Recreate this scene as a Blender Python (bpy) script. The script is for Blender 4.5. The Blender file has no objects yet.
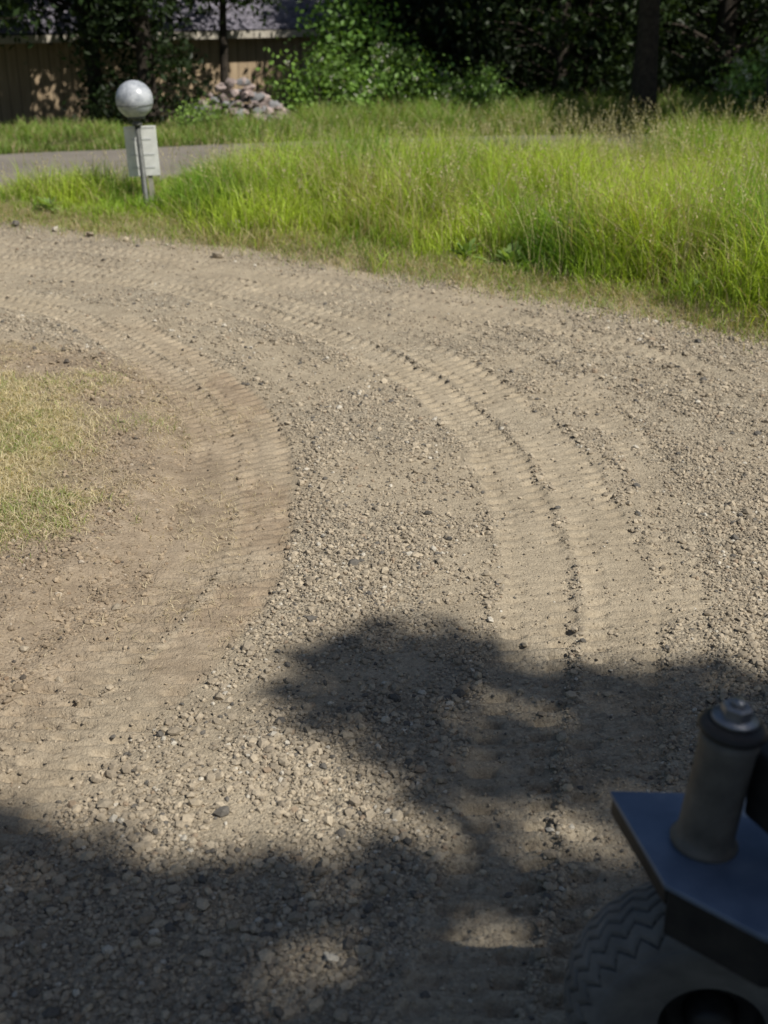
import bpy, math, numpy as np
from mathutils import Vector, Matrix
rng = np.random.default_rng(7)
scene = bpy.context.scene
scene.view_settings.view_transform = 'Standard'
scene.view_settings.look = 'None'
scene.view_settings.exposure = 0

# ------------------------------------------------------------------ helpers
def vnoise(x, y, scale, seed=0):
    r = np.random.default_rng(seed + 1000)
    G = r.random((256, 256)).astype(np.float32)
    x = np.asarray(x) / scale + 97.3; y = np.asarray(y) / scale + 61.7
    xi = np.floor(x).astype(int); yi = np.floor(y).astype(int)
    fx = x - xi; fy = y - yi
    fx = fx * fx * (3 - 2 * fx); fy = fy * fy * (3 - 2 * fy)
    a = G[xi % 256, yi % 256]; b = G[(xi + 1) % 256, yi % 256]
    c = G[xi % 256, (yi + 1) % 256]; d = G[(xi + 1) % 256, (yi + 1) % 256]
    return (a * (1 - fx) + b * fx) * (1 - fy) + (c * (1 - fx) + d * fx) * fy
def fbm(x, y, scale, seed=0, oct=4):
    s = 0; a = 1; t = 0
    for i in range(oct):
        s = s + a * vnoise(x, y, scale / 2 ** i, seed + i * 13); t += a; a *= .5
    return s / t
def sstep(a, b, x):
    t = np.clip((x - a) / (b - a), 0, 1); return t * t * (3 - 2 * t)

def mesh_np(name, V, F, mats, col=None, midx=None, smooth=False, parent=None):
    V = np.ascontiguousarray(V, dtype=np.float32); F = np.ascontiguousarray(F, dtype=np.int32)
    me = bpy.data.meshes.new(name)
    n, k = F.shape
    me.vertices.add(len(V)); me.vertices.foreach_set('co', V.ravel())
    me.loops.add(n * k); me.loops.foreach_set('vertex_index', F.ravel())
    me.polygons.add(n); me.polygons.foreach_set('loop_start', np.arange(0, n * k, k, dtype=np.int32))
    me.update(calc_edges=True)
    me.polygons.foreach_set('use_smooth', np.full(n, smooth, dtype=bool))
    for m in mats: me.materials.append(m)
    if midx is not None: me.polygons.foreach_set('material_index', np.asarray(midx, dtype=np.int32))
    if col is not None:
        at = me.color_attributes.new('Col', 'FLOAT_COLOR', 'POINT')
        c = np.ones((len(V), 4), dtype=np.float32); c[:, :3] = col
        at.data.foreach_set('color', c.ravel())
    me.update()
    ob = bpy.data.objects.new(name, me); scene.collection.objects.link(ob)
    if parent: ob.parent = parent
    return ob

def empty(name, loc=(0, 0, 0)):
    e = bpy.data.objects.new(name, None); scene.collection.objects.link(e); e.location = loc; return e

def newmat(name):
    m = bpy.data.materials.new(name); m.use_nodes = True
    nt = m.node_tree; b = nt.nodes['Principled BSDF']; return m, nt, b
def ramp(nt, src, stops):
    r = nt.nodes.new('ShaderNodeValToRGB'); el = r.color_ramp.elements
    while len(el) < len(stops): el.new(.5)
    for e, (p, c) in zip(el, stops): e.position = p; e.color = (*c, 1)
    nt.links.new(src, r.inputs[0]); return r.outputs[0]
def mix(nt, f, a, b, mode='MIX'):
    m = nt.nodes.new('ShaderNodeMix'); m.data_type = 'RGBA'; m.blend_type = mode
    for i, v in ((0, f), (6, a), (7, b)):
        if isinstance(v, (int, float)): m.inputs[i].default_value = v
        elif isinstance(v, tuple): m.inputs[i].default_value = (*v, 1)
        else: nt.links.new(v, m.inputs[i])
    return m.outputs[2]
def mathn(nt, op, a, b=0.0):
    m = nt.nodes.new('ShaderNodeMath'); m.operation = op
    for i, v in enumerate((a, b)):
        if isinstance(v, (int, float)): m.inputs[i].default_value = v
        else: nt.links.new(v, m.inputs[i])
    return m.outputs[0]
def objcoord(nt, scale=(1, 1, 1)):
    tc = nt.nodes.new('ShaderNodeTexCoord'); mp = nt.nodes.new('ShaderNodeMapping')
    mp.inputs['Scale'].default_value = scale; nt.links.new(tc.outputs['Object'], mp.inputs[0]); return mp.outputs[0]
def noise(nt, vec, scale, detail=4, rough=.6):
    n = nt.nodes.new('ShaderNodeTexNoise'); n.inputs['Scale'].default_value = scale
    n.inputs['Detail'].default_value = detail; n.inputs['Roughness'].default_value = rough
    nt.links.new(vec, n.inputs['Vector']); return n.outputs['Fac']
def voro(nt, vec, scale, feature='F1'):
    n = nt.nodes.new('ShaderNodeTexVoronoi'); n.feature = feature; n.inputs['Scale'].default_value = scale
    nt.links.new(vec, n.inputs['Vector']); return n
def bump(nt, b, h, strength=.5, dist=.01, prev=None):
    n = nt.nodes.new('ShaderNodeBump'); n.inputs['Strength'].default_value = strength; n.inputs['Distance'].default_value = dist
    nt.links.new(h, n.inputs['Height'])
    if prev: nt.links.new(prev, n.inputs['Normal'])
    if b: nt.links.new(n.outputs[0], b.inputs['Normal'])
    return n.outputs[0]

def simple(name, c1, c2, scale=8, rough=.6, metal=0, bs=.2, bd=.005, spec=.4):
    m, nt, b = newmat(name); v = objcoord(nt)
    n = noise(nt, v, scale, 6); nt.links.new(ramp(nt, n, [(.3, c1), (.7, c2)]), b.inputs['Base Color'])
    b.inputs['Roughness'].default_value = rough; b.inputs['Metallic'].default_value = metal
    b.inputs['Specular IOR Level'].default_value = spec
    bump(nt, b, noise(nt, v, scale * 6), bs, bd); return m

def vcolmat(name, rough=.7, translucent=0.0, spec=.2):
    m, nt, b = newmat(name)
    a = nt.nodes.new('ShaderNodeVertexColor'); a.layer_name = 'Col'
    nt.links.new(a.outputs[0], b.inputs['Base Color'])
    b.inputs['Roughness'].default_value = rough; b.inputs['Specular IOR Level'].default_value = spec
    if translucent > 0:
        t = nt.nodes.new('ShaderNodeBsdfTranslucent')
        c = mix(nt, 1.0, a.outputs[0], (1.25, 1.2, .55), 'MULTIPLY')
        nt.links.new(c, t.inputs[0])
        ms = nt.nodes.new('ShaderNodeMixShader'); ms.inputs[0].default_value = translucent
        nt.links.new(b.outputs[0], ms.inputs[1]); nt.links.new(t.outputs[0], ms.inputs[2])
        nt.links.new(ms.outputs[0], nt.nodes['Material Output'].inputs[0])
    return m

# ------------------------------------------------------------------ light
SUN_EL = math.radians(50); SUN_AZ = math.radians(122)      # azimuth measured from +Y towards +X
S = Vector((math.sin(SUN_AZ) * math.cos(SUN_EL), math.cos(SUN_AZ) * math.cos(SUN_EL), math.sin(SUN_EL)))
w = bpy.data.worlds.new('World'); scene.world = w; w.use_nodes = True
wn = w.node_tree; sk = wn.nodes.new('ShaderNodeTexSky'); sk.sky_type = 'NISHITA'; sk.sun_disc = False
sk.sun_elevation = SUN_EL; sk.sun_rotation = SUN_AZ
wn.links.new(sk.outputs[0], wn.nodes['Background'].inputs[0]); wn.nodes['Background'].inputs[1].default_value = .055
sl = bpy.data.lights.new('sun', 'SUN'); sl.energy = 5.0; sl.angle = math.radians(.6); sl.color = (1, .95, .87)
so = bpy.data.objects.new('sun', sl); scene.collection.objects.link(so)
so.rotation_euler = S.to_track_quat('Z', 'Y').to_euler(); so.location = (8, 0, 20)

# ------------------------------------------------------------------ camera
cd = bpy.data.cameras.new('camera'); cam = bpy.data.objects.new('camera', cd); scene.collection.objects.link(cam)
cam.location = (0, 0, 2.1); cam.rotation_euler = (math.radians(90 - 23.3), 0, 0)
cd.sensor_fit = 'VERTICAL'; cd.sensor_height = 24; cd.lens = 12 / math.tan(math.radians(22.5)); cd.clip_end = 600; cd.clip_start = .05
cd.dof.use_dof = True; cd.dof.focus_distance = 4.5; cd.dof.aperture_fstop = 2.0
scene.camera = cam

# ------------------------------------------------------------------ layout curves (world metres)
EDGE = np.array([(-12, 13.2), (-8, 12.6), (-5, 12.0), (-3.57, 11.6), (-2.06, 10.9), (-1.13, 10.4), (-.27, 9.7), (.5, 9.1), (1.2, 8.5), (1.78, 8.05), (2.56, 7.35), (4, 6.0), (6, 4.0), (9, 0.5)])
LN = np.array([(-14, 12.9), (-8, 13.1), (-4.15, 13.3), (-3.24, 13.8), (-2.3, 14.6), (-.5, 15.7), (2, 15.9), (14, 15.6)])
LF = np.array([(-14, 15.8), (-8, 16.2), (-5, 16.7), (-2.6, 17.6), (-.5, 18.3), (2, 18.9), (14, 19.6)])
yedge = lambda x: np.interp(x, EDGE[:, 0], EDGE[:, 1])
ylane0 = lambda x: np.interp(x, LN[:, 0], LN[:, 1])
ylane1 = lambda x: np.interp(x, LF[:, 0], LF[:, 1])
ISL = np.array([(-7, 7.4), (-3.2, 7.3), (-2.2, 6.95), (-1.46, 6.6), (-1.06, 5.9), (-.91, 5.2), (-.87, 4.6), (-.98, 4.13), (-1.15, 3.77), (-1.35, 3.35), (-1.9, 2.7), (-3, 1.8), (-7, 0)])

def catmull(P, n=24):
    P = np.array(P, float); P = np.vstack([2 * P[0] - P[1], P, 2 * P[-1] - P[-2]]); out = []
    for i in range(1, len(P) - 2):
        t = np.linspace(0, 1, n, endpoint=False)[:, None]
        p0, p1, p2, p3 = P[i - 1:i + 3]
        out.append(.5 * ((2 * p1) + (-p0 + p2) * t + (2 * p0 - 5 * p1 + 4 * p2 - p3) * t ** 2 + (-p0 + 3 * p1 - 3 * p2 + p3) * t ** 3))
    return np.vstack(out + [P[-2:-1]])
TL = catmull([(-7, 9.6), (-4, 9.2), (-2.24, 8.3), (-1.6, 7.6), (-1.03, 6.6), (-.71, 5.8), (-.60, 5.01), (-.60, 4.3), (-.72, 3.7), (-.92, 3.2), (-1.22, 2.6), (-1.8, 1.6)])
TR = catmull([(-7, 10.7), (-4, 10.1), (-1.77, 9.1), (-.93, 8.45), (-.15, 7.5), (.31, 6.7), (.62, 5.8), (.73, 5.01), (.74, 4.3), (.67, 3.7), (.59, 3.25), (.49, 2.76), (.3, 2.0), (0, 1)])
TO = catmull([(-6, 11.3), (-3, 10.5), (-1, 9.3), (.64, 8.1), (1.33, 7.4), (2.07, 6.6), (3.2, 5.2), (4.6, 3.0), (6, 0)])
TO2 = catmull([(-6, 10.3), (-3, 9.7), (-1.2, 8.75), (.1, 7.75), (1.0, 6.7), (1.55, 5.8), (2.1, 4.6), (2.5, 3.2), (2.8, 1)])
TO3 = catmull([(-6, 9.9), (-3.4, 9.3), (-1.6, 8.35), (-.5, 7.2), (.1, 6.1), (.3, 5.2), (.32, 4.4), (.2, 3.6), (-.05, 2.9), (-.5, 2)])
TO4 = catmull([(-6, 11.0), (-3, 10.15), (-1, 8.95), (.4, 7.7), (1.02, 6.5), (1.22, 5.4), (1.16, 4.4), (1.0, 3.6), (.8, 2.4)])
def nearest(P, X, Y):
    seg = np.r_[0, np.cumsum(np.hypot(*np.diff(P, axis=0).T))]
    tan = np.gradient(P, axis=0); tan /= np.linalg.norm(tan, axis=1)[:, None]
    xf = X.ravel().astype(np.float32); yf = Y.ravel().astype(np.float32)
    Df = np.empty(len(xf), np.float32); Sf = np.empty(len(xf), np.float32)
    Pf = P.astype(np.float32)
    for i in range(0, len(xf), 20000):
        x = xf[i:i + 20000, None]; y = yf[i:i + 20000, None]
        k = np.argmin((x - Pf[:, 0]) ** 2 + (y - Pf[:, 1]) ** 2, axis=1)
        dx = xf[i:i + 20000] - Pf[k, 0]; dy = yf[i:i + 20000] - Pf[k, 1]
        tx = tan[k, 0]; ty = tan[k, 1]
        Df[i:i + 20000] = tx * dy - ty * dx          # signed lateral
        Sf[i:i + 20000] = seg[k] + dx * tx + dy * ty
    return Df.reshape(X.shape), Sf.reshape(X.shape)
def insidepoly(P, X, Y):
    ins = np.zeros(X.shape, bool); j = len(P) - 1
    for i in range(len(P)):
        xi, yi = P[i]; xj, yj = P[j]
        c = ((yi > Y) != (yj > Y)) & (X < (xj - xi) * (Y - yi) / (yj - yi + 1e-9) + xi)
        ins ^= c; j = i
    return ins
ISLC = catmull(ISL[1:-1], 16)
ISLP = np.vstack([[-9, 7.4], ISLC, [-9, 0]])

def terrain(X, Y):
    wx = (fbm(X, Y, .5, 41, 3) - .5) * .12; wy = (fbm(X, Y, .5, 47, 3) - .5) * .12
    h = (fbm(X, Y, 1.6, 3, 3) - .5) * .05 + (fbm(X, Y, .18, 5, 4) - .5) * .014 + (fbm(X, Y, .05, 8, 2) - .5) * .006
    smooth = np.zeros(X.shape); wetl = np.zeros(X.shape)
    di, _ = nearest(ISLC, X, Y)
    ins = insidepoly(ISLP, X, Y)
    dd = np.where(ins, np.abs(di), -np.abs(di))
    # (curve, [(offset, halfwidth, strength)], lug pitch, amp)
    specs = [(TL, [(-.13, .10, 1.0), (.10, .11, 1.0)], .074, 1.2), (TR, [(-.15, .12, 1.0), (.14, .125, 1.0)], .082, 1.1),
             (TO, [(0, .12, .9), (-.4, .1, .6)], .085, .8), (TO2, [(0, .11, .7)], .08, .7), (TO3, [(0, .1, .5)], .075, .3), (TO4, [(0, .10, .8)], .08, .6)]
    for ci, (P, bands, pitch, amp) in enumerate(specs):
        D, Sg = nearest(P, X, Y)
        D = D + (fbm(Sg, D * 0, .9, 70 + ci, 2) - .5) * .06
        if ci < 2:
            rut = 1 - sstep(.16, .40, np.abs(D)); h = h - (.020 if ci == 0 else .005) * rut * sstep(8.6, 7, Y)
        for bi, (o, hw, st) in enumerate(bands):
            q = (D - o) / hw + (fbm(X, Y, .12, 160 + bi, 2) - .5) * .3
            inb = 1 - sstep(.7, 1.3, np.abs(q))
            fade = np.clip(fbm(X, Y, .8, 100 + ci * 5 + bi, 3) * 3.0 - .8, .06, 1) * st * amp
            fade *= .5 + .5 * sstep(.3, .5, fbm(X, Y, .12, 140 + bi, 2))
            cut = .003 * inb * st * amp
            berm = .0035 * np.exp(-((np.abs(q) - 1.1) / .3) ** 2) * st * amp * sstep(.4, .65, fbm(X, Y, .2, 130 + bi, 3))
            ph = Sg / pitch + np.abs(q) * .45 * np.sign(q + .001) + bi * .37 + (fbm(X, Y, .25, 150, 2) - .5) * .3
            fr = ph % 1.0
            lug = sstep(0, .1, fr) * (1 - sstep(.44, .56, fr))
            shoulder = sstep(.34, .44, np.abs(q)) * (1 - sstep(.95, 1.08, np.abs(q)))
            centre = (1 - sstep(.30, .40, np.abs(q)))
            fr2 = (Sg / (pitch * .6) + bi * .2 + q * .8) % 1.0
            cen = sstep(0, .2, fr2) * (1 - sstep(.5, .7, fr2)) * .5
            h = h * (1 - .35 * inb * st) - cut + berm - fade * (.021 * lug * shoulder + .012 * cen * centre)
            smooth = np.maximum(smooth, inb * np.clip(st * amp, 0, 1))
            if ci == 0: wetl = np.maximum(wetl, inb * st * (1.0 if bi == 1 else .75))
    D, Sg = nearest(TR, X, Y)
    h += (vnoise(D, Sg * .06, .06, 61) - .5) * .011 * sstep(5.2, 7.5, Y)
    h += (vnoise(D, Sg * .05, .14, 63) - .5) * .012 * sstep(5.8, 8, Y)
    isl = sstep(-.02, .22, dd + wx)
    h += .05 * isl
    h += .015 * np.exp(-((dd + .12) / .06) ** 2) * fbm(X, Y, .3, 77, 2)
    h += (fbm(X, Y, .12, 79, 3) - .5) * .022 * sstep(-.3, 0, dd) * sstep(.5, .2, dd)
    ge = Y + wy * 2 - yedge(X)
    gr = sstep(-.05, .3, ge)
    h += .06 * gr
    dirt = np.clip(sstep(-.62, -.05, dd + wx * 2.5), 0, 1) * .85
    dirt = np.maximum(dirt, wetl * sstep(8.3, 7, Y) * sstep(2.6, 3.9, Y) * (.45 + .55 * sstep(.35, .6, fbm(X, Y, .35, 171, 3))))
    lowleft = sstep(-.35, -1.3, X + wx) * sstep(4.4, 3.2, Y)
    dirt = np.maximum(dirt, lowleft * .4)
    soil = np.maximum(gr, sstep(.30, .62, dd + wx * 2 + sstep(5.2, 4.2, Y) * -.35))
    g = fbm(X, Y, .55, 21, 4)
    gravel = np.clip(.2 + sstep(.36, .62, g) * .75 + sstep(1.05, 1.35, X) * .45 + lowleft * .3, 0, 1)
    gravel = gravel * (1 - smooth * .5) * (1 - dirt * .55) * (1 - gr)
    return h + .06, gravel, dirt, soil, smooth, dd, wetl

# ------------------------------------------------------------------ ground sheet (to the horizon)
def dip(X, Y):
    return -1.25 * sstep(20.3, 24.0, Y) * sstep(3.0, -.5, X) - .25 * sstep(21, 24, Y)
def axis(a, core0, core1, step, b):
    c = np.arange(core0, core1 + 1e-6, step)
    l = core0 - np.geomspace(step, core0 - a, 22)[::-1]; r = core1 + np.geomspace(step, b - core1, 22)
    return np.r_[l, c, r]
gx = axis(-250, -14, 14, .35, 250); gy = axis(-250, -3, 34, .35, 300)
GX, GY = np.meshgrid(gx, gy)
GZ = dip(GX, GY) + (fbm(GX, GY, 3, 11, 3) - .5) * .06 * sstep(19.5, 21, GY)
def gridfaces(nx, ny):
    i = np.arange(nx * ny).reshape(ny, nx)
    return np.stack([i[:-1, :-1], i[:-1, 1:], i[1:, 1:], i[1:, :-1]], -1).reshape(-1, 4)
mg, nt, b = newmat('ground_soil'); v = objcoord(nt)
nt.links.new(ramp(nt, noise(nt, v, 1.3, 8), [(.3, (.035, .04, .014)), (.55, (.07, .075, .03)), (.75, (.13, .11, .065))]), b.inputs['Base Color'])
b.inputs['Roughness'].default_value = .95; b.inputs['Specular IOR Level'].default_value = .1
bump(nt, b, noise(nt, v, 18, 6), .8, .05)
mesh_np('ground', np.stack([GX, GY, GZ], -1).reshape(-1, 3), gridfaces(len(gx), len(gy)), [mg], smooth=True)

# ------------------------------------------------------------------ driveway patch (fine relief)
px = np.r_[np.linspace(-9, -3.6, 90, endpoint=False), np.arange(-3.6, 3.4, .0115), np.linspace(3.4, 9, 90)]
py = np.r_[np.linspace(-2, 1.7, 50, endpoint=False), np.arange(1.7, 5.5, .008), np.arange(5.5, 8.5, .0115), np.arange(8.5, 12.4, .02), np.linspace(12.4, 12.75, 8)]
PX, PY = np.meshgrid(px, py)
H, GR, DI, SO, SM, DD, WL = terrain(PX, PY)
H = np.maximum(H, .006)
border = np.minimum.reduce([sstep(9, 8.3, np.abs(PX)), sstep(-2, -1.2, PY), sstep(12.75, 12.3, PY)])
H = .006 + (H - .006) * border
col = np.stack([GR, DI, SO], -1).reshape(-1, 3)

md, nt, b = newmat('gravel_dirt'); v = objcoord(nt)
a = nt.nodes.new('ShaderNodeVertexColor'); a.layer_name = 'Col'
sep = nt.nodes.new('ShaderNodeSeparateColor'); nt.links.new(a.outputs[0], sep.inputs[0])
v1 = voro(nt, v, 75); v2 = voro(nt, v, 160); n1 = noise(nt, v, 2.2, 8); n2 = noise(nt, v, 260, 3); n3 = noise(nt, v, 9, 6)
s1 = nt.nodes.new('ShaderNodeSeparateColor'); nt.links.new(v1.outputs['Color'], s1.inputs[0])
s2 = nt.nodes.new('ShaderNodeSeparateColor'); nt.links.new(v2.outputs['Color'], s2.inputs[0])
dust = ramp(nt, n1, [(.3, (.36, .295, .20)), (.7, (.49, .41, .295))])
dust = mix(nt, .5, dust, ramp(nt, n2, [(.35, (.25, .205, .145)), (.65, (.52, .445, .325))]))
stone = ramp(nt, s1.outputs[0], [(0, (.19, .165, .13)), (.5, (.34, .295, .22)), (1, (.49, .43, .33))])
fine = ramp(nt, s2.outputs[0], [(0, (.22, .185, .135)), (1, (.50, .425, .31))])
base = mix(nt, .45, dust, fine)
gfac = mathn(nt, 'ADD', mathn(nt, 'MULTIPLY', sep.outputs[0], .75), .12)
base = mix(nt, gfac, base, stone)
brown = ramp(nt, n3, [(.25, (.18, .13, .088)), (.5, (.26, .195, .135)), (.75, (.37, .29, .205))])
brown = mix(nt, .25, brown, fine)
base = mix(nt, mathn(nt, 'MULTIPLY', sep.outputs[1], .9), base, brown)
soilc = ramp(nt, noise(nt, v, 30, 5), [(.3, (.16, .135, .07)), (.5, (.31, .26, .15)), (.7, (.47, .40, .26))])
base = mix(nt, mathn(nt, 'MULTIPLY', sep.outputs[2], .9), base, soilc)
base = mix(nt, .45, base, ramp(nt, noise(nt, v, 4.5, 7, .65), [(.35, (.68, .66, .64)), (.65, (1.15, 1.15, 1.15))]), 'MULTIPLY')
nt.links.new(base, b.inputs['Base Color']); b.inputs['Roughness'].default_value = .95; b.inputs['Specular IOR Level'].default_value = .12
inv = mathn(nt, 'SUBTRACT', 1.0, v1.outputs['Distance'])
hh = mathn(nt, 'MULTIPLY', inv, gfac)
p = bump(nt, None, hh, .9, .012)
p = bump(nt, None, mathn(nt, 'SUBTRACT', 1.0, v2.outputs['Distance']), .5, .005, p)
p = bump(nt, None, n2, .5, .004, p)
nt.links.new(p, b.inputs['Normal'])
mesh_np('gravel_driveway', np.stack([PX, PY, H], -1).reshape(-1, 3), gridfaces(len(px), len(py)), [md], col=col, smooth=True)
def patch_s(A, x, y):
    i = np.clip(np.searchsorted(px, x), 1, len(px) - 1); j = np.clip(np.searchsorted(py, y), 1, len(py) - 1)
    return A[j, i]
def patch_z(x, y): return patch_s(H, x, y)

# far lane
lx = np.linspace(-14, 14, 160); tt = np.linspace(0, 1, 14)
LX, TT = np.meshgrid(lx, tt); LYm = ylane0(LX) * (1 - TT) + ylane1(LX) * TT + (vnoise(LX, TT, .5, 5) - .5) * .15
LZ = .012 + .03 * np.sin(TT * np.pi) + np.zeros_like(LX)
LZ[0] = .004; LZ[-1] = .004
ml, nt, b = newmat('lane_surface'); v = objcoord(nt)
c = mix(nt, .5, ramp(nt, noise(nt, v, 1.2, 6), [(.3, (.13, .115, .095)), (.7, (.27, .24, .20))]), ramp(nt, noise(nt, v, 60, 4), [(.3, (.13, .12, .10)), (.7, (.28, .25, .215))]))
nt.links.new(c, b.inputs['Base Color']); b.inputs['Roughness'].default_value = .92
bump(nt, b, noise(nt, v, 90, 3), .6, .01)
mesh_np('lane', np.stack([LX, LYm, LZ], -1).reshape(-1, 3), gridfaces(len(lx), len(tt)), [ml], smooth=True)

# ------------------------------------------------------------------ gravel stones
def ico():
    t = (1 + 5 ** .5) / 2
    V = np.array([(-1, t, 0), (1, t, 0), (-1, -t, 0), (1, -t, 0), (0, -1, t), (0, 1, t), (0, -1, -t), (0, 1, -t), (t, 0, -1), (t, 0, 1), (-t, 0, -1), (-t, 0, 1)], float)
    V /= np.linalg.norm(V[0])
    F = np.array([(0, 11, 5), (0, 5, 1), (0, 1, 7), (0, 7, 10), (0, 10, 11), (1, 5, 9), (5, 11, 4), (11, 10, 2), (10, 7, 6), (7, 1, 8), (3, 9, 4), (3, 4, 2), (3, 2, 6), (3, 6, 8), (3, 8, 9), (4, 9, 5), (2, 4, 11), (6, 2, 10), (8, 6, 7), (9, 8, 1)])
    return V, F
def randrot(n):
    q = rng.normal(size=(n, 4)); q /= np.linalg.norm(q, axis=1)[:, None]; w_, x, y, z = q.T
    return np.stack([np.stack([1 - 2 * (y * y + z * z), 2 * (x * y - z * w_), 2 * (x * z + y * w_)], -1),
                     np.stack([2 * (x * y + z * w_), 1 - 2 * (x * x + z * z), 2 * (y * z - x * w_)], -1),
                     np.stack([2 * (x * z - y * w_), 2 * (y * z + x * w_), 1 - 2 * (x * x + y * y)], -1)], 1)
def stones(name, pos, rad, cols, mat, flat=.75):
    IV, IF = ico(); n = len(pos)
    V = IV[None] * (1 + rng.uniform(-.28, .28, (n, 12, 1))) * rng.uniform(.65, 1.25, (n, 1, 3))
    V = np.einsum('nij,nkj->nki', randrot(n), V); V[:, :, 2] *= flat
    V = V * rad[:, None, None] + pos[:, None, :]
    F = IF[None] + (np.arange(n) * 12)[:, None, None]
    return mesh_np(name, V.reshape(-1, 3), F.reshape(-1, 3), [mat], col=np.repeat(cols, 12, 0))
mst, nt, b = newmat('stone'); a = nt.nodes.new('ShaderNodeVertexColor'); a.layer_name = 'Col'; v = objcoord(nt)
nt.links.new(mix(nt, .6, a.outputs[0], ramp(nt, noise(nt, v, 160, 4), [(.3, (.55, .55, .55)), (.7, (1.2, 1.17, 1.12))]), 'MULTIPLY'), b.inputs['Base Color'])
b.inputs['Roughness'].default_value = .9; b.inputs['Specular IOR Level'].default_value = .2
def stonecol(n):
    t = rng.random((n, 1)); base = np.array([.27, .23, .175]) * (1 - t) + np.array([.49, .42, .315]) * t
    k = rng.random(n); base[k < .05] = (.14, .13, .115); base[k > .975] = (.55, .51, .43); base[(k > .9) & (k < .92)] = (.32, .25, .18)
    return base
P = []
for (y0, y1, n) in [(1.9, 3.6, 58000), (3.6, 5.6, 90000), (5.6, 8, 66000), (8, 11.8, 42000)]:
    y = rng.uniform(y0, y1, n); x = rng.uniform(-1, 1, n) * (.34 * y + .45)
    P.append(np.stack([x, y], -1))
P = np.vstack(P)
g = patch_s(GR, P[:, 0], P[:, 1]); d = patch_s(DI, P[:, 0], P[:, 1]); so_ = patch_s(SO, P[:, 0], P[:, 1]); sm = patch_s(SM, P[:, 0], P[:, 1])
cl = fbm(P[:, 0], P[:, 1], .1, 301, 2)
prob = (.14 + .86 * g) * (1 - .5 * d) * (1 - .85 * so_) * (1 - .6 * sm) * (.5 + 1.0 * sstep(.35, .65, cl))
P = P[rng.random(len(P)) < prob]
rad = np.clip(np.exp(rng.normal(math.log(.0047), .48, len(P))), .0025, .019)
far = P[:, 1] > 6; rad[far] = np.clip(rad[far] * 1.2, .005, .022)
rad *= np.where((P[:, 1] < 3.4), 1.12, 1)
rad *= 1 - .35 * patch_s(SM, P[:, 0], P[:, 1])
Z = patch_z(P[:, 0], P[:, 1])
sc = stonecol(len(P)); dm = patch_s(DI, P[:, 0], P[:, 1])[:, None]; sc = sc * (1 - dm * np.array([.20, .27, .33]))
stones('gravel', np.c_[P, Z + rad * .25], rad, sc, mst)
print('stones', len(P))
cob = np.array([(-2.9, 11.0, .05), (-3.3, 11.2, .045), (-2.55, 10.8, .04), (-1.33, 9.9, .05), (-1.75, 10.3, .03), (-3.05, 10.7, .03), (-.85, 9.9, .03), (-2.2, 10.6, .03), (-.46, 3.62, .02), (-.62, 3.1, .022), (-1.28, 10.75, .09), (-1.16, 10.85, .07), (-3.6, 11.1, .05), (.9, 8.7, .03), (-.95, 3.9, .018), (.1, 4.3, .016), (1.1, 5.2, .02), (1.45, 4.6, .02), (-.2, 3.0, .02), (-.75, 2.75, .022), (-1.05, 3.45, .02), (-1.2, 3.6, .018)])
cz = patch_z(cob[:, 0], cob[:, 1])
stones('cobble_stones', np.c_[cob[:, :2], cz + cob[:, 2] * .4], cob[:, 2], stonecol(len(cob)), mst)

# ------------------------------------------------------------------ grass
def blades(name, x, y, z, h, wd, lean, c0, c1, mat, droop=.5):
    n = len(x); th = rng.uniform(0, 2 * np.pi, n); ph = rng.uniform(0, 2 * np.pi, n)
    t = np.array([0, .38, .72, 1.0]); wt = np.array([1, .85, .55, .08])
    L = lean[:, None] * h[:, None] * (t[None] ** 2)
    zz = h[:, None] * (t[None] - droop * lean[:, None] * t[None] ** 3 * .7)
    cx = x[:, None] + L * np.cos(th)[:, None]; cy = y[:, None] + L * np.sin(th)[:, None]; cz = z[:, None] + zz
    dx = np.cos(ph)[:, None] * wd[:, None] * wt[None] * .5; dy = np.sin(ph)[:, None] * wd[:, None] * wt[None] * .5
    V = np.stack([np.stack([cx - dx, cy - dy, cz], -1), np.stack([cx + dx, cy + dy, cz], -1)], 2)
    C = c0[:, None, :] * (1 - t)[None, :, None] + c1[:, None, :] * t[None, :, None]
    C = np.repeat(C[:, :, None, :], 2, 2)
    b0 = (np.arange(n) * 8)[:, None, None]
    q = np.array([(0, 1, 3, 2), (2, 3, 5, 4), (4, 5, 7, 6)])[None]
    return mesh_np(name, V.reshape(-1, 3), (b0 + q).reshape(-1, 4), [mat], col=C.reshape(-1, 3), smooth=True)
mgr = vcolmat('grass_blade', .5, .42, .4)
LAMP = (-2.28, 12.1)
n = 300000
x = rng.uniform(-7, 7.5, n); y = rng.uniform(6.0, 16.0, n)
tx = np.round(x / .16 + vnoise(x, y, .16, 5)) * .16; ty = np.round(y / .16 + vnoise(x, y, .16, 6)) * .16
pl = rng.uniform(0, .55, n) * (rng.random(n) < .6); x = x * (1 - pl) + tx * pl; y = y * (1 - pl) + ty * pl
ye = yedge(x); yl = ylane0(x)
ge = y - ye + (fbm(x, y, .6, 33, 3) - .5) * .8
gl = yl - y + (fbm(x, y, .5, 35, 2) - .5) * .4
vis = (np.abs(x) < .36 * y + .9) & (ge > 0) & (gl > 0)
dens = (.45 + .55 * sstep(.0, .5, ge)) * np.where(x < -3.0, .75, 1)
keep = vis & (rng.random(n) < dens)
x, y, ge, gl = x[keep], y[keep], ge[keep], gl[keep]
hn = fbm(x, y, 1.0, 51, 4); hn2 = fbm(x, y, .3, 57, 3)
hmul = np.interp(x, [-6, -3.6, -2.4, -.5, 1.5, 4], [.36, .38, .56, .74, .88, 1.0])
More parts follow.
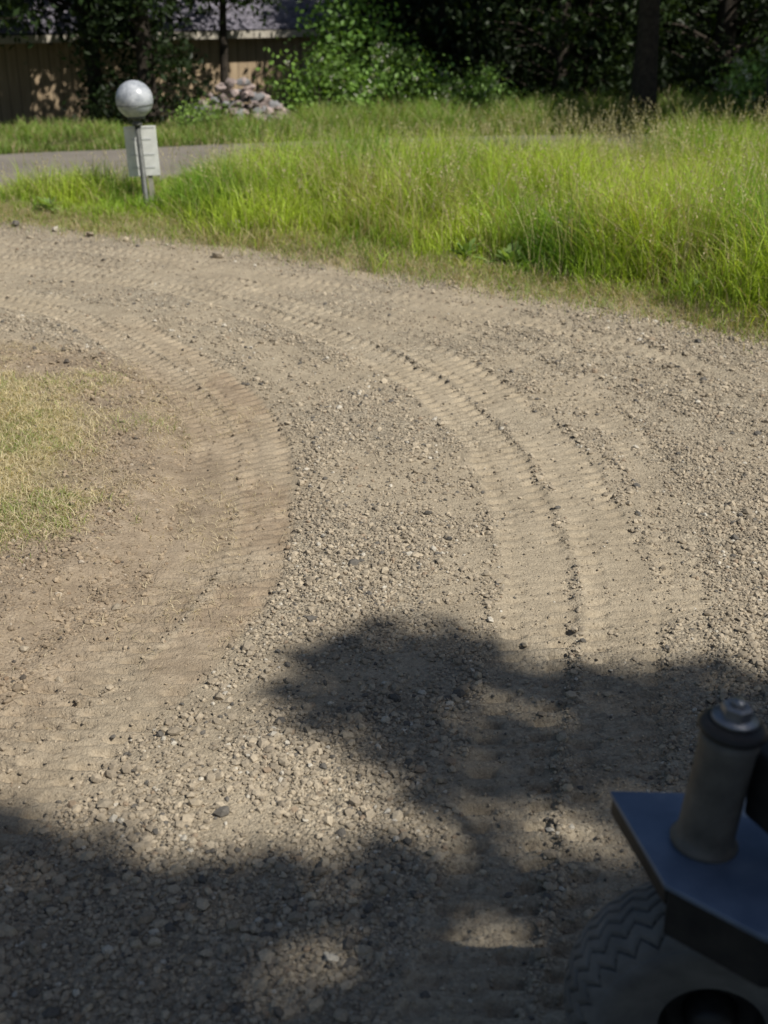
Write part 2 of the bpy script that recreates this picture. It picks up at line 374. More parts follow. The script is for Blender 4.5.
hh = (.20 + .62 * sstep(.28, .75, hn) + .5 * (hn2 - .5)) * hmul * (.34 + .66 * sstep(0, .8, ge)) * (.62 + .38 * sstep(0, 1.4, gl)) * rng.uniform(.5, 1.3, len(x))
near_lamp = np.exp(-(((x - LAMP[0]) / .45) ** 2 + ((y - LAMP[1] + .5) / .8) ** 2)); hh *= 1 - .65 * near_lamp
hh = np.clip(hh, .04, .85)
z = np.where(y < 12.6, patch_z(x, y), .0)
gn = fbm(x, y, .7, 63, 4)[:, None]; gn = np.clip((gn - .5) * 2.6 + .58, 0, 1); r = rng.random((len(x), 1))
ca = np.array([.14, .29, .03]); cb = np.array([.42, .57, .075]); cs = np.array([.60, .52, .27])
c0 = (ca * (1 - gn) + cb * gn) * (.6 + .8 * r)
straw = (rng.random(len(x)) < (.09 + .32 * sstep(.35, 0, ge) + .24 * sstep(.48, .66, fbm(x, y, .6, 67, 3))))[:, None]
c0 = np.where(straw, cs * (.7 + .5 * r), c0)
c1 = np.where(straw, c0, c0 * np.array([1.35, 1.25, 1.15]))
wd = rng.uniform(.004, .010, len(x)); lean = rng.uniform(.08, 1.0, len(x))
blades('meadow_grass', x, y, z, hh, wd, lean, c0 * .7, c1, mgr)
print('grass', len(x))
n = 9000
x2 = rng.uniform(-4, 7, n); y2 = rng.uniform(8, 15.8, n)
k = (np.abs(x2) < .36 * y2 + 1) & (y2 > yedge(x2) + .25) & (y2 < ylane0(x2)) & (rng.random(n) < np.interp(x2, [-4, -1, 3, 6], [.2, .5, .8, 1]))
k &= ((x2 - LAMP[0]) ** 2 + (y2 - LAMP[1] + .4) ** 2) > .5
x2, y2 = x2[k], y2[k]; m = len(x2)
h2 = rng.uniform(.45, .92, m) * np.interp(x2, [-4, 0, 4], [.5, .88, 1.05]); z2 = np.where(y2 < 12.6, patch_z(x2, y2), 0)
cst = np.array([.52, .48, .24]) * rng.uniform(.7, 1.3, (m, 1))
st = blades('grass_seed_stalks', x2, y2, z2, h2, np.full(m, .0045), rng.uniform(.05, .5, m), cst * .7, cst, mgr)
co = np.empty(len(st.data.vertices) * 3, np.float32); st.data.vertices.foreach_get('co', co); co = co.reshape(-1, 8, 3)
tips = co[:, 6:8].mean(1); dirs = tips - co[:, 4:6].mean(1); dirs /= np.linalg.norm(dirs, axis=1)[:, None]
K = 8; tpos = (tips[:, None] - dirs[:, None] * np.linspace(0, .13, K)[None, :, None]).reshape(-1, 3) + rng.normal(0, .006, (m * K, 3))
def leafquads(name, C, size, cols, mat, droopz=0., parent=None, aspect=.5, up=None):
    n = len(C); R = randrot(n)
    a = R[:, :, 0]; bb = R[:, :, 1]
    if up is not None: a = a * (1 - up) + np.array([0, 0, 1.]) * up; a /= np.linalg.norm(a, axis=1)[:, None]
    if droopz: a[:, 2] -= droopz; a /= np.linalg.norm(a, axis=1)[:, None]
    bb = np.cross(a, bb); bb /= np.linalg.norm(bb, axis=1)[:, None]
    nn = np.cross(a, bb)
    s = size[:, None]
    V = np.stack([C - a * s * .5, C + bb * s * aspect * .5 - nn * s * .08, C + a * s * .5, C - bb * s * aspect * .5 - nn * s * .08], 1)
    F = np.arange(n * 4).reshape(n, 4)
    return mesh_np(name, V.reshape(-1, 3), F, [mat], col=np.repeat(cols, 4, 0), parent=parent)
leafquads('grass_seed_heads', tpos, rng.uniform(.012, .026, m * K), np.repeat(np.array([.58, .51, .33]) * rng.uniform(.7, 1.25, (m, 1)), K, 0), mgr, up=.5)
# island short dry grass
n = 120000
x = rng.uniform(-3.4, -.7, n); y = rng.uniform(2.5, 7.3, n)
dd = patch_s(DD, x, y)
wn_ = fbm(x, y, .35, 81, 4)
k = rng.random(n) < sstep(.08, .75, dd + (wn_ - .5) * 1.0 - sstep(4.6, 3.8, y) * .5)
x, y, wn_ = x[k], y[k], wn_[k]; m = len(x)
gcol = np.where((rng.random(m) < .06 + .34 * sstep(.5, .66, wn_))[:, None], np.array([.34, .42, .13]), np.array([.80, .71, .48])) * rng.uniform(.7, 1.15, (m, 1))
blades('lawn_grass', x, y, patch_z(x, y), rng.uniform(.012, .05, m) * (.6 + wn_), rng.uniform(.0025, .0045, m), rng.uniform(.5, 1.8, m), gcol * .85, gcol, mgr, droop=.6)
# straw litter lying on dirt
n = 48000
x = rng.uniform(-3, .1, n); y = rng.uniform(2.3, 7.4, n); di = patch_s(DI, x, y); cl = fbm(x, y, .3, 91, 3)
k = rng.random(n) < (.08 + .8 * sstep(.47, .66, cl)) * sstep(.25, .8, di) * (1 - .3 * patch_s(SO, x, y)) * (1 - .6 * patch_s(WL, x, y))
x, y = x[k], y[k]; m = len(x)
sc_ = np.array([.70, .61, .44]) * rng.uniform(.65, 1.15, (m, 1))
blades('straw_litter', x, y, patch_z(x, y) + .004, rng.uniform(.008, .045, m), np.full(m, .0028), rng.uniform(1.5, 2.5, m), sc_, sc_, mgr, droop=.75)
n = 26000
x = rng.uniform(-5, 5, n); y = yedge(x) + rng.normal(.1, .22, n); k = np.abs(x) < .36 * y + .6
x, y = x[k], y[k]; m = len(x); sc_ = np.array([.58, .49, .31]) * rng.uniform(.6, 1.15, (m, 1)); gm = rng.random(m) < .4; sc_[gm] = (.26, .38, .07)
blades('meadow_edge_grass', x, y, patch_z(x, y), rng.uniform(.03, .13, m), np.full(m, .004), rng.uniform(.4, 1.5, m), sc_, sc_, mgr, droop=.6)
# verge beyond the lane
n = 50000
x = rng.uniform(-8, 8, n); y = ylane1(x) + rng.uniform(-.1, 2.8, n) ; m = n
zz = dip(x, y); hv = fbm(x, y, .8, 71, 3)
vc = np.array([.19, .30, .05]) * (.4 + 1.1 * hv[:, None]) * rng.uniform(.7, 1.3, (m, 1)); sw = rng.random(m) < .25; vc[sw] = (.44, .38, .2)
blades('verge_grass', x, y, zz, rng.uniform(.06, .26, m) * (.2 + 1.4 * sstep(.3, .7, hv)) * np.interp(x, [-3, 0, 4], [.7, 1.6, 1.6]), rng.uniform(.006, .012, m), rng.uniform(.2, .9, m), vc * .8, vc * 1.2, mgr)

# ------------------------------------------------------------------ trees
bark = simple('bark', (.03, .024, .018), (.08, .064, .048), 14, .95, 0, .9, .03)
mleaf = vcolmat('leaf', .5, .35, .3)
def tube(pts, rads, seg=10):
    pts = np.array(pts, float); V = []
    for i, p in enumerate(pts):
        d = pts[min(i + 1, len(pts) - 1)] - pts[max(i - 1, 0)]; d /= np.linalg.norm(d) + 1e-9
        u = np.cross(d, [0.3, 1, .1]); u /= np.linalg.norm(u); w2 = np.cross(d, u)
        for k in range(seg):
            a_ = 2 * np.pi * k / seg; V.append(p + (u * np.cos(a_) + w2 * np.sin(a_)) * rads[i])
    F = [(i * seg + k, i * seg + (k + 1) % seg, (i + 1) * seg + (k + 1) % seg, (i + 1) * seg + k) for i in range(len(pts) - 1) for k in range(seg)]
    return np.array(V), np.array(F)
def branches(name, tubes, parent=None):
    V = []; F = []; o = 0
    for v_, f_ in tubes: V.append(v_); F.append(f_ + o); o += len(v_)
    return mesh_np(name, np.vstack(V), np.vstack(F), [bark], smooth=True, parent=parent)
def tree(name, base, H, r0, crown, clumps, lpc, lsize, c, clr=.5, droop=0., seed=1):
    root = empty(name, base)
    tp = [np.array([math.sin(i * 1.3 + seed) * .06 * i / 6 * H / 6, math.cos(i * 1.7 + seed) * .05 * i / 6 * H / 6, H * i / 7 - .1]) for i in range(8)]
    tr = [r0 * (1.25 if i == 0 else 1) * (1 - .8 * i / 7) for i in range(8)]
    tubes = [tube(tp, tr, 14)]
    C = crown(clumps)
    for q in C[::max(1, len(C) // 45)]:
        hz = np.clip(q[2] - .25 * np.hypot(q[0], q[1]), .2, H * .92); a0 = np.array([0, 0, hz]); mid = (a0 + q) / 2 + np.array([0, 0, .15])
        tubes.append(tube([a0, mid, q], [r0 * .22, r0 * .13, r0 * .04], 5))
    branches('trunk_and_limbs', tubes, root)
    n = clumps * lpc
    cc = np.repeat(C, lpc, 0) + rng.normal(0, clr, (n, 3)) * np.array([1, 1, .55])
    shade = np.repeat(rng.uniform(.5, 1.6, clumps), lpc)[:, None] * rng.uniform(.7, 1.3, (n, 1))
    leafquads('foliage', cc, rng.uniform(.6, 1.3, n) * lsize, np.array(c) * shade, mleaf, droop, root)
    return root
def cone_crown(z0, z1, r):
    def f(n):
        t = rng.random(n) ** 1.3; a_ = rng.uniform(0, 2 * np.pi, n); rr = r * (1 - t * .85) * np.sqrt(rng.uniform(.15, 1, n))
        return np.stack([rr * np.cos(a_), rr * np.sin(a_), z0 + (z1 - z0) * t - rr * .15], -1)
    return f
def ball_crown(zc, r, rz):
    def f(n):
        d_ = rng.normal(size=(n, 3)); d_ /= np.linalg.norm(d_, axis=1)[:, None]
        return d_ * (rng.uniform(.4, 1, n) ** .5)[:, None] * np.array([r, r, rz]) + np.array([0, 0, zc])
    return f
dk = (.024, .042, .013); dk2 = (.045, .078, .022)
tree('added_shade_conifer', (-3.9, 21.4, -.3), 7, .16, cone_crown(.3, 7, 1.2), 110, 80, .13, dk, .22, .3, 1)
tree('added_shade_conifer', (4.05, 20.3, 0), 9, .19, cone_crown(3.2, 9, 1.7), 70, 70, .18, dk, .3, .4, 2)
tree('added_shade_conifer', (3.2, 23.6, -.2), 9, .14, cone_crown(.9, 9, 2.1), 130, 80, .16, dk, .3, .4, 3)
tree('added_shade_conifer', (6.2, 24.0, -.2), 10, .2, cone_crown(.7, 10, 2.8), 130, 80, .18, dk, .33, .4, 4)
tree('added_shade_conifer', (3.9, 25.8, -.2), 10, .2, cone_crown(.6, 10, 2.6), 130, 80, .18, dk, .33, .4, 5)
tree('added_shade_conifer', (9.9, 15.9, 0), 10, .22, cone_crown(3.0, 10, 3.5), 170, 80, .24, dk, .35, .4, 6)  # unseen tree added right of the view to shade the far lane
tree('added_shade_conifer', (11.6, 18.0, 0), 10, .22, cone_crown(2.5, 10, 3.0), 120, 80, .22, dk, .35, .4, 9)  # second unseen tree, added to darken the right background
tree('added_shade_conifer', (-7.0, 20.6, -.1), 8, .16, cone_crown(1.5, 8, 1.7), 100, 70, .15, dk, .25, .4, 7)
tree('maple_tree', (-5.0, 22.6, -.7), 7.5, .16, ball_crown(4.2, 3.0, 2.3), 140, 80, .18, dk, .35, .1, 8)
tree('maple_tree', (-2.9, 23.9, -1.1), 6, .10, ball_crown(4.2, 1.5, 1.6), 60, 70, .13, dk2, .28, .1, 15)
tree('maple_tree', (1.2, 26.2, -.9), 8, .16, ball_crown(3.6, 2.2, 2.6), 110, 80, .16, dk, .35, .1, 12)
def forest():
    n = 800; x = rng.uniform(-14, 18, n); y = rng.uniform(28.5, 33, n); z = rng.uniform(-1.2, 4.5, n)
    x = np.where((x < -.5) & (z < 3.4), x + 18, x)
    lp = 40; cc = np.repeat(np.stack([x, y, z], -1), lp, 0) + rng.normal(0, .5, (n * lp, 3))
    sh = np.repeat(rng.uniform(.5, 1.4, n), lp)[:, None]
    leafquads('background_trees', cc, rng.uniform(.25, .5, n * lp), np.array(dk) * sh, mleaf, aspect=.7)
forest()
def shrub(name, base, r, rz, clumps, lpc, ls, c, flowers=0, clr=.12):
    root = empty(name, base); C = ball_crown(rz * .75, r, rz)(clumps); C[:, 2] = np.maximum(C[:, 2], .05)
    C[:, :2] *= (1 + .25 * np.sin(np.arange(clumps) * 2.4))[:, None]
    branches('stems', [tube([(0, 0, -.1), q * .5 + np.array([0, 0, .1]), q], [.02, .014, .005], 5) for q in C[:24]], root)
    n = clumps * lpc; cc = np.repeat(C, lpc, 0) + rng.normal(0, clr, (n, 3))
    sh = np.repeat(rng.uniform(.4, 1.55, clumps), lpc)[:, None] * rng.uniform(.7, 1.3, (n, 1))
    leafquads('leaves', cc, rng.uniform(.6, 1.3, n) * ls, np.array(c) * sh, mleaf, 0, root, .65)
    if flowers:
        k = rng.integers(0, clumps, flowers); cc = C[k] * 1.08 + rng.normal(0, .06, (flowers, 3)); cc = np.repeat(cc, 8, 0) + rng.normal(0, .03, (flowers * 8, 3))
        leafquads('flowers', cc, np.full(len(cc), .04), np.tile([[.75, .74, .66]], (len(cc), 1)), mleaf, 0, root, .8)
shrub('bramble_bush', (-1.1, 21.2, -.3), .75, .7, 50, 55, .09, (.19, .32, .07), 20, .16)
shrub('bramble_bush', (.2, 21.5, -.2), .9, .75, 64, 55, .09, (.18, .31, .07), 120, .17)
shrub('bramble_bush', (-.6, 22.7, -.5), .9, 1.4, 75, 55, .10, (.14, .26, .055), 0, .2)
shrub('bramble_bush', (1.5, 21.3, -.05), .6, .45, 40, 55, .08, (.17, .28, .07), 60, .14)
shrub('elder_bush', (6.0, 19.9, 0), .8, .7, 60, 55, .09, (.22, .34, .09), 150, .16)
shrub('elder_bush', (6.8, 19.6, 0), .7, .6, 50, 55, .09, (.22, .34, .09), 100, .16)
shrub('ivy_bush', (-2.75, 19.9, 0), .45, .12, 40, 50, .05, (.2, .31, .07), 0)

def weed(base, s, c):
    root = empty('weed_plant', base); V = []; F = []; cl = []
    nl = 26
    for i in range(nl):
        a_ = i * 2.4; L = s * rng.uniform(.6, 1.1); tilt = rng.uniform(.4, 1.3); wd = L * .11
        d = np.array([math.cos(a_), math.sin(a_), 0]); sd = np.array([-d[1], d[0], 0]); o = len(V)
        for t, ww in ((0, .15), (.3, .8), (.6, 1), (.85, .6), (1, .05)):
            c_ = d * L * t * math.cos(tilt) + np.array([0, 0, L * (t * math.sin(tilt) - .35 * t * t) + .02])
            V += [c_ - sd * wd * ww, c_ + sd * wd * ww]
        F += [(o + 2 * k, o + 2 * k + 1, o + 2 * k + 3, o + 2 * k + 2) for k in range(4)]
        cl += [np.array(c) * rng.uniform(.7, 1.3)] * 10
    mesh_np('leaves', V, np.array(F), [mleaf], col=np.array(cl), smooth=True, parent=root)
    branches('stem', [tube([(0, 0, -.02), (.01, 0, s * .5), (0, .02, s * .9)], [.008, .005, .002], 6)], root)
for (wx_, wy_, s_) in [(.62, 9.5, .24), (.95, 9.25, .26), (1.3, 9.05, .2), (-3.1, 11.65, .22), (3.0, 7.5, .22), (2.1, 8.2, .2)]:
    weed((wx_, wy_, float(patch_z(np.array([wx_]), np.array([wy_]))[0])), s_, (.26, .38, .11))

# ------------------------------------------------------------------ shade tree beside the driveway
def dark(X, Y):
    low = np.interp(X, [-3, -1, -.8, -.5, 0, .1, .2, .6, .7, .8, 4], [2.80, 2.76, 2.58, 2.48, 2.52, 2.58, 2.54, 2.56, 3.0, 3.42, 3.4])
    top = np.interp(X, [-.42, -.30, -.15, .05, .2, .45, .7, 1.3, 4], [3.2, 3.56, 3.74, 3.80, 3.64, 3.50, 3.43, 3.42, 3.4])
    bot = np.interp(X, [-.42, -.2, 0, .08, .15, .24, .6, .70], [3.2, 3.14, 2.96, 2.80, 2.5, 2.80, 2.82, 2.2])
    return (Y < low) | ((X > -.42) & (Y < top) & (Y > bot))
n = 90000
X = rng.uniform(-3.2, 3.6, n); Y = rng.uniform(-1.8, 3.9, n)
k = dark(X + rng.normal(0, .06, n), Y + rng.normal(0, .06, n))
hole = fbm(X, Y, .22, 201, 3)
k &= (hole > .28) | (rng.random(n) < .35)
X, Y = X[k][:34000], Y[k][:34000]
HH = 8.6 + 2.6 * fbm(X, Y, 1.0, 203, 2) + rng.normal(0, .25, len(X))
kx = S.x / S.z; ky = S.y / S.z
LC = np.stack([X + HH * kx, Y + HH * ky, HH], -1)
base = np.array([8.2, -3.8, 0]); root = empty('oak_tree', tuple(base))
tubes = [tube([(0, 0, -.2), (.05, .05, 2.5), (-.1, 0, 5), (-.3, .1, 7.5), (-.5, 0, 9.5)], [.34, .27, .24, .18, .08], 14)]
for q in LC[rng.integers(0, len(LC), 34)]:
    q = q - base; hz = rng.uniform(5, 8); a0 = np.array([-.2, .03, hz]); tubes.append(tube([a0, (a0 + q) / 2 + np.array([0, 0, .3]), q], [.07, .045, .012], 6))
branches('trunk_and_limbs', tubes, root)
leafquads('foliage', LC - base, rng.uniform(.09, .17, len(LC)), np.array(dk2) * rng.uniform(.7, 1.3, (len(LC), 1)), mleaf, 0, root, .8)

# ------------------------------------------------------------------ rock pile
n = 260; a_ = rng.uniform(0, 2 * np.pi, n); r = np.sqrt(rng.random(n)); X = -2.28 + .85 * r * np.cos(a_); Y = 20.5 + .5 * r * np.sin(a_)
Zr = dip(X, Y) + .62 * (1 - r ** 1.5) * rng.uniform(.3, 1, n)
rc = np.array([.42, .34, .32]) * rng.uniform(.4, 1.25, (n, 1)); rc[rng.random(n) < .3] = (.25, .25, .26)
stones('rock_pile', np.stack([X, Y, Zr + .07], -1), rng.uniform(.04, .12, n), rc, mst)

# ------------------------------------------------------------------ house
def box(name, cx, cy, cz, sx, sy, sz, mat, parent, rz=0., bev=.0):
    V = np.array([(x, y, z) for x in (-.5, .5) for y in (-.5, .5) for z in (-.5, .5)]) * (sx, sy, sz)
    F = np.array([(0, 1, 3, 2), (4, 6, 7, 5), (0, 4, 5, 1), (2, 3, 7, 6), (0, 2, 6, 4), (1, 5, 7, 3)])
    o = mesh_np(name, V, F, [mat], parent=parent); o.location = (cx, cy, cz); o.rotation_euler = (0, 0, rz)
    if bev: md_ = o.modifiers.new('b', 'BEVEL'); md_.width = bev; md_.segments = 2
    return o
msid, nt, b = newmat('wood_siding'); v = objcoord(nt)
wv = nt.nodes.new('ShaderNodeTexWave'); wv.bands_direction = 'X'; wv.inputs['Scale'].default_value = 1.6; wv.inputs['Distortion'].default_value = 0
nt.links.new(v, wv.inputs[0])
nt.links.new(mix(nt, ramp(nt, wv.outputs['Fac'], [(0, (.6, .6, .6)), (.08, (0, 0, 0))]), ramp(nt, noise(nt, objcoord(nt, (6, 6, .6)), 2, 5), [(.3, (.34, .25, .155)), (.7, (.50, .385, .25))]), (.09, .065, .045)), b.inputs['Base Color'])
b.inputs['Roughness'].default_value = .85
mroof, nt, b = newmat('roof_shingles'); v = objcoord(nt)
br = nt.nodes.new('ShaderNodeTexBrick'); br.inputs['Scale'].default_value = 3; br.inputs['Color1'].default_value = (.16, .15, .185, 1); br.inputs['Color2'].default_value = (.27, .25, .30, 1); br.inputs['Mortar'].default_value = (.06, .06, .07, 1); br.inputs['Mortar Size'].default_value = .03
nt.links.new(v, br.inputs['Vector']); nt.links.new(mix(nt, .6, br.outputs[0], ramp(nt, noise(nt, v, 3, 6), [(.3, (.4, .4, .4)), (.7, (1.2, 1.2, 1.2))]), 'MULTIPLY'), b.inputs['Base Color']); b.inputs['Roughness'].default_value = .8
trim = simple('painted_trim', (.45, .41, .34), (.56, .52, .44), 5)
house = empty('house', (-4.9, 24.6, -1.25)); house.rotation_euler = (0, 0, math.atan2(5.0, 8.6))
Lh = 10.0
box('walls', 0, 3, 1.2, Lh, 6, 2.5, msid, house)
rv = np.array([(-Lh / 2 - .4, -.3, 2.4), (Lh / 2 + .4, -.3, 2.4), (Lh / 2 + .4, 3, 4.2), (-Lh / 2 - .4, 3, 4.2), (Lh / 2 + .4, 6.3, 2.4), (-Lh / 2 - .4, 6.3, 2.4)])
ro = mesh_np('roof', rv, np.array([(0, 1, 2, 3), (3, 2, 4, 5)]), [mroof], parent=house)
so2 = ro.modifiers.new('s', 'SOLIDIFY'); so2.thickness = .08; so2.offset = 1
box('fascia', 0, -.32, 2.38, Lh + .8, .04, .13, trim, house)
box('door', 4.2, -.03, .95, .85, .05, 1.8, trim, house)

# ------------------------------------------------------------------ lathe helper
def lathe(name, prof, seg, mat, parent, smooth=True, loc=(0, 0, 0), rot=(0, 0, 0)):
    prof = np.array(prof, float); a_ = np.linspace(0, 2 * np.pi, seg, endpoint=False)
    V = np.stack([prof[:, None, 0] * np.cos(a_)[None], prof[:, None, 0] * np.sin(a_)[None], np.repeat(prof[:, 1][:, None], seg, 1)], -1).reshape(-1, 3)
    i = np.arange(len(prof) * seg).reshape(len(prof), seg); j = np.roll(i, -1, 1)
    F = np.stack([i[:-1], j[:-1], j[1:], i[1:]], -1).reshape(-1, 4)
    o = mesh_np(name, V, F, [mat], smooth=smooth, parent=parent); o.location = loc; o.rotation_euler = rot
    return o
# ------------------------------------------------------------------ globe lamp post
mglobe, nt, b = newmat('frosted_globe'); v = objcoord(nt)
nt.links.new(ramp(nt, noise(nt, v, 11, 7, .75), [(.32, (.22, .24, .27)), (.5, (.40, .425, .46)), (.72, (.66, .68, .71))]), b.inputs['Base Color']); b.inputs['Roughness'].default_value = .3
mpole = simple('weathered_metal', (.06, .065, .06), (.14, .145, .135), 20, .55, .3)
lamp = empty('globe_lamp_post', (LAMP[0], LAMP[1], 0)); R = .172; lamp.rotation_euler = (0, math.radians(-2.5), 0)
th = np.linspace(-math.pi / 2 + .25, math.pi / 2 - .001, 32)
lathe('globe', [(R * math.cos(t), R * math.sin(t)) for t in th], 48, mglobe, lamp, loc=(.0, 0, 1.075))
lathe('collar', [(.0, .84), (.045, .84), (.05, .86), (.036, .88), (.036, .90), (.085, .905), (.085, .925), (0, .925)], 24, mpole, lamp)
lathe('pole', [(.0, -.02), (.045, -.02), (.045, .03), (.030, .05), (.025, .84), (0, .84)], 20, mpole, lamp)
lathe('globe_seam', [(R * 1.0, -.003), (R * 1.008, -.002), (R * 1.008, .002), (R, .003)], 48, mpole, lamp, loc=(.0, 0, 1.03))
msign, nt, b = newmat('white_sign_face'); v = objcoord(nt)
nt.links.new(ramp(nt, noise(nt, v, 7, 6), [(.3, (.58, .59, .56)), (.6, (.78, .79, .76))]), b.inputs['Base Color']); b.inputs['Roughness'].default_value = .5
mletter = simple('faded_lettering', (.54, .56, .56), (.64, .65, .64), 10)
stake = simple('wood_stake', (.25, .24, .2), (.42, .40, .34), 12, .8)
sg = empty('yard_sign', (LAMP[0] - .005, LAMP[1] + .075, .03)); sg.rotation_euler = (0, math.radians(-2), math.radians(4))
box('sign_panel', 0, 0, .57, .30, .012, .46, msign, sg, bev=.003)
box('sign_border', 0, -.008, .785, .27, .003, .010, mletter, sg)
for i, (w_, zz_) in enumerate([(.20, .68), (.24, .54), (.22, .42)]): box('lettering_%d' % i, .0, -.008, zz_, w_, .003, .016, mletter, sg)
box('stake', .05, .018, .27, .045, .02, .62, stake, sg)
fp = empty('metal_fence_post', (5.6, 19.0, 0))
lathe('post', [(0, 0), (.03, 0), (.03, 1.25), (.04, 1.26), (.03, 1.3), (0, 1.31)], 12, mpole, fp)
box('wire_clip', 0, -.035, .9, .05, .02, .03, mpole, fp); box('wire_clip_lower', 0, -.035, .45, .05, .02, .03, mpole, fp)

# ------------------------------------------------------------------ tractor (front left wheel, spindle, axle plate, nose)
mrub, nt, b = newmat('tyre_rubber'); v = objcoord(nt)
nt.links.new(ramp(nt, noise(nt, v, 12, 7), [(.3, (.10, .10, .098)), (.7, (.20, .197, .188))]), b.inputs['Base Color']); b.inputs['Roughness'].default_value = .8
bump(nt, b, noise(nt, v, 120, 3), .2, .002)
mplate = simple('sky_tinted_steel', (.10, .14, .21), (.19, .245, .34), 9, .42, .2, .1, .002, .5)  # bluish sky reflection on the plate put into its base colour
mdark = simple('dark_steel', (.02, .02, .022), (.05, .048, .045), 14, .5, .4)
mdust = simple('dusty_steel', (.075, .072, .064), (.19, .18, .16), 10, .6, .2, .3, .003)
mnut = simple('zinc_nut', (.22, .23, .25), (.34, .35, .37), 25, .4, .8)
mgroove = simple('tread_groove', (.03, .03, .029), (.06, .058, .054), 20, .95)
tr_ = empty('tractor', (0, 0, 0))
def wheel(nm, C, ang, Rr=.28, W=.19):
    wroot = empty(nm); wroot.parent = tr_; wroot.location = C; wroot.rotation_euler = (math.radians(90), 0, ang)
    prof = [((Rr - .05 * abs(t) ** 2.4 - (.010 if abs(t) > .97 else 0)), t * W / 2) for t in np.linspace(-1, 1, 121)]
    side = [(Rr * .78, .5 * W * 1.04), (Rr * .68, .5 * W * 1.0), (Rr * .50, .5 * W * .84), (Rr * .36, .5 * W * .7)]
    prof = [(r_, -z_) for r_, z_ in side[::-1]] + prof + side
    seg = 720; prof = np.array(prof); a_ = np.linspace(0, 2 * np.pi, seg, endpoint=False)
    rr = np.repeat(prof[:, 0][:, None], seg, 1); zz = np.repeat(prof[:, 1][:, None], seg, 1)
    q = zz / (W / 2); tread = (rr > Rr * .80)
    tri = np.abs(((a_[None] * 30 / (2 * np.pi)) % 1) - .5) * 2 - .5
    g_ = np.zeros_like(rr)
    for c_ in (-.84, -.56, -.28, 0, .28, .56, .84): g_ = np.maximum(g_, np.exp(-((q - c_ - tri * .18) / .03) ** 2))
    G_ = np.clip(g_ * 1.4, 0, 1) * tread
    rr = rr - .009 * G_
    V = np.stack([rr * np.cos(a_), rr * np.sin(a_), zz], -1).reshape(-1, 3)
    i = np.arange(len(prof) * seg).reshape(len(prof), seg); j = np.roll(i, -1, 1)
    F = np.stack([i[:-1], j[:-1], j[1:], i[1:]], -1).reshape(-1, 4)
    mi = (G_[:-1] > .75).astype(int).ravel()
    mesh_np('tyre', V, F, [mrub, mgroove], midx=mi, smooth=True, parent=wroot)
    lathe('rim', [(0, -.03), (.05, -.03), (.055, .02), (.08, .01), (Rr * .32, .03), (Rr * .36, .064), (Rr * .38, .066), (Rr * .36, -.066), (Rr * .32, -.03), (.07, -.035), (0, -.036)], 48, mdark, wroot)
    lathe('hub', [(0, .075), (.035, .075), (.045, .06), (.05, -.05), (0, -.05)], 24, mdark, wroot)
wheel('front_wheel', (.630, 1.82, .28), math.radians(-10))
wheel('front_wheel_far', (1.95, 1.79, .28), math.radians(-10))
top = [(.430, 1.956), (.480, 1.690), (.618, 1.560), (1.0, 1.50), (1.0, 1.93)]
zt = .68
def prism(name, poly, z0, z1, mat, bev=.003):
    n = len(poly); V = [(x, y, z0) for x, y in poly] + [(x, y, z1) for x, y in poly]
    me = bpy.data.meshes.new(name); F = [tuple(range(n))[::-1], tuple(range(n, 2 * n))] + [(i, (i + 1) % n, n + (i + 1) % n, n + i) for i in range(n)]
    me.from_pydata(V, [], F); me.materials.append(mat); o = bpy.data.objects.new(name, me); scene.collection.objects.link(o); o.parent = tr_
    m_ = o.modifiers.new('b', 'BEVEL'); m_.width = bev; m_.segments = 2; return o
prism('axle_plate', top, zt - .012, zt, mplate)
prism('flange_near', [(.486, 1.692), (.620, 1.564), (1.0, 1.504), (1.0, 1.518), (.624, 1.578), (.494, 1.702)], zt - .11, zt - .014, mdark)
prism('flange_end', [(.434, 1.950), (.484, 1.694), (.497, 1.70), (.448, 1.950)], zt - .05, zt - .014, mdark)
prism('axle_beam', [(.56, 1.72), (2.0, 1.66), (2.0, 1.80), (.56, 1.86)], zt - .085, zt - .016, mdark, .008)
kb = Vector((.572, 1.80, zt)); kt = Vector((.600, 1.80, zt + .265)); ax = (kt - kb).normalized(); rot = ax.to_track_quat('Z', 'Y').to_euler()
lathe('kingpin_housing', [(.0, -.06), (.055, -.06), (.055, -.003), (.060, .002), (.061, .008), (.054, .014), (.051, .03), (.050, .20), (.052, .215), (.052, .235), (0, .235)], 40, mdust, tr_, loc=kb, rot=rot)
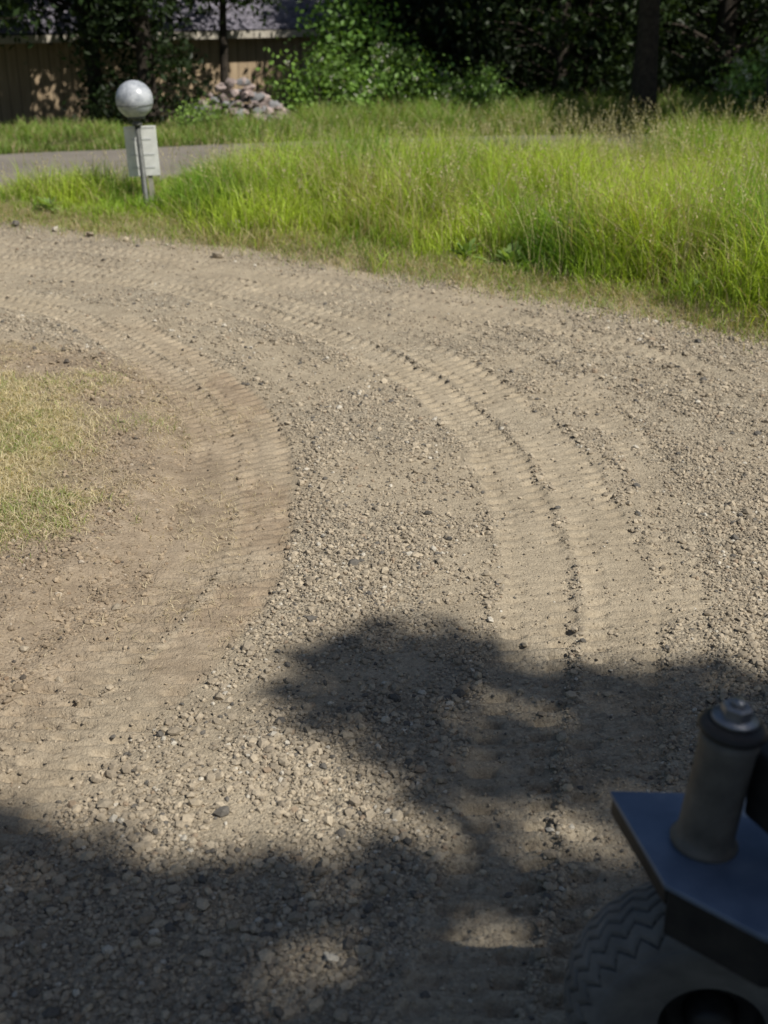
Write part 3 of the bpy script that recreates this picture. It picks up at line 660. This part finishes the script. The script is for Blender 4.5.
lathe('kingpin_cap', [(0, .236), (.056, .236), (.060, .240), (.060, .246), (.053, .254), (.04, .258), (0, .258)], 40, mdark, tr_, loc=kb, rot=rot)
lathe('washer', [(0, .259), (.040, .259), (.040, .266), (0, .266)], 32, mnut, tr_, loc=kb, rot=rot)
lathe('kingpin_nut', [(0, .267), (.027, .267), (.027, .286), (.023, .290), (0, .290)], 6, mnut, tr_, smooth=False, loc=kb, rot=rot)
lathe('kingpin_thread', [(0, .290), (.012, .290), (.012, .298), (0, .30)], 16, mnut, tr_, loc=kb, rot=rot)
prism('steering_arm', [(.635, 1.80), (.67, 1.72), (1.3, 1.62), (1.3, 1.70), (.74, 1.80), (.68, 1.86)], zt + .06, zt + .20, mdark, .01)
mhood = simple('hood_paint', (.10, .14, .24), (.13, .18, .28), 4, .35)
def ringbox(name, rings, mat):
    V = []; F = []
    for (yy, x0, x1, z0, z1, c_) in rings:
        V += [(x0, yy, z0), (x1, yy, z0), (x1, yy, z1 - c_), (x1 - c_, yy, z1), (x0 + c_, yy, z1), (x0, yy, z1 - c_)]
    for i in range(len(rings) - 1):
        for k in range(6): F.append((i * 6 + k, i * 6 + (k + 1) % 6, (i + 1) * 6 + (k + 1) % 6, (i + 1) * 6 + k))
    F.append(tuple(range(6))[::-1]); F.append(tuple(range(len(V) - 6, len(V))))
    me = bpy.data.meshes.new(name); me.from_pydata(V, [], F); me.materials.append(mat); o = bpy.data.objects.new(name, me); scene.collection.objects.link(o); o.parent = tr_
    m_ = o.modifiers.new('b', 'BEVEL'); m_.width = .015; m_.segments = 3
ringbox('engine_hood', [(.3, 1.02, 1.58, .7, 1.3, .1), (1.6, 1.04, 1.56, .7, 1.2, .1), (1.9, 1.08, 1.52, .72, 1.1, .1)], mhood)
box('grille', 1.3, 1.925, .9, .34, .03, .26, mdark, tr_, bev=.006)
ringbox('chassis', [(-.6, 1.12, 1.48, .5, .66, .02), (1.65, 1.14, 1.46, .5, .66, .02)], mdark)
print('done')
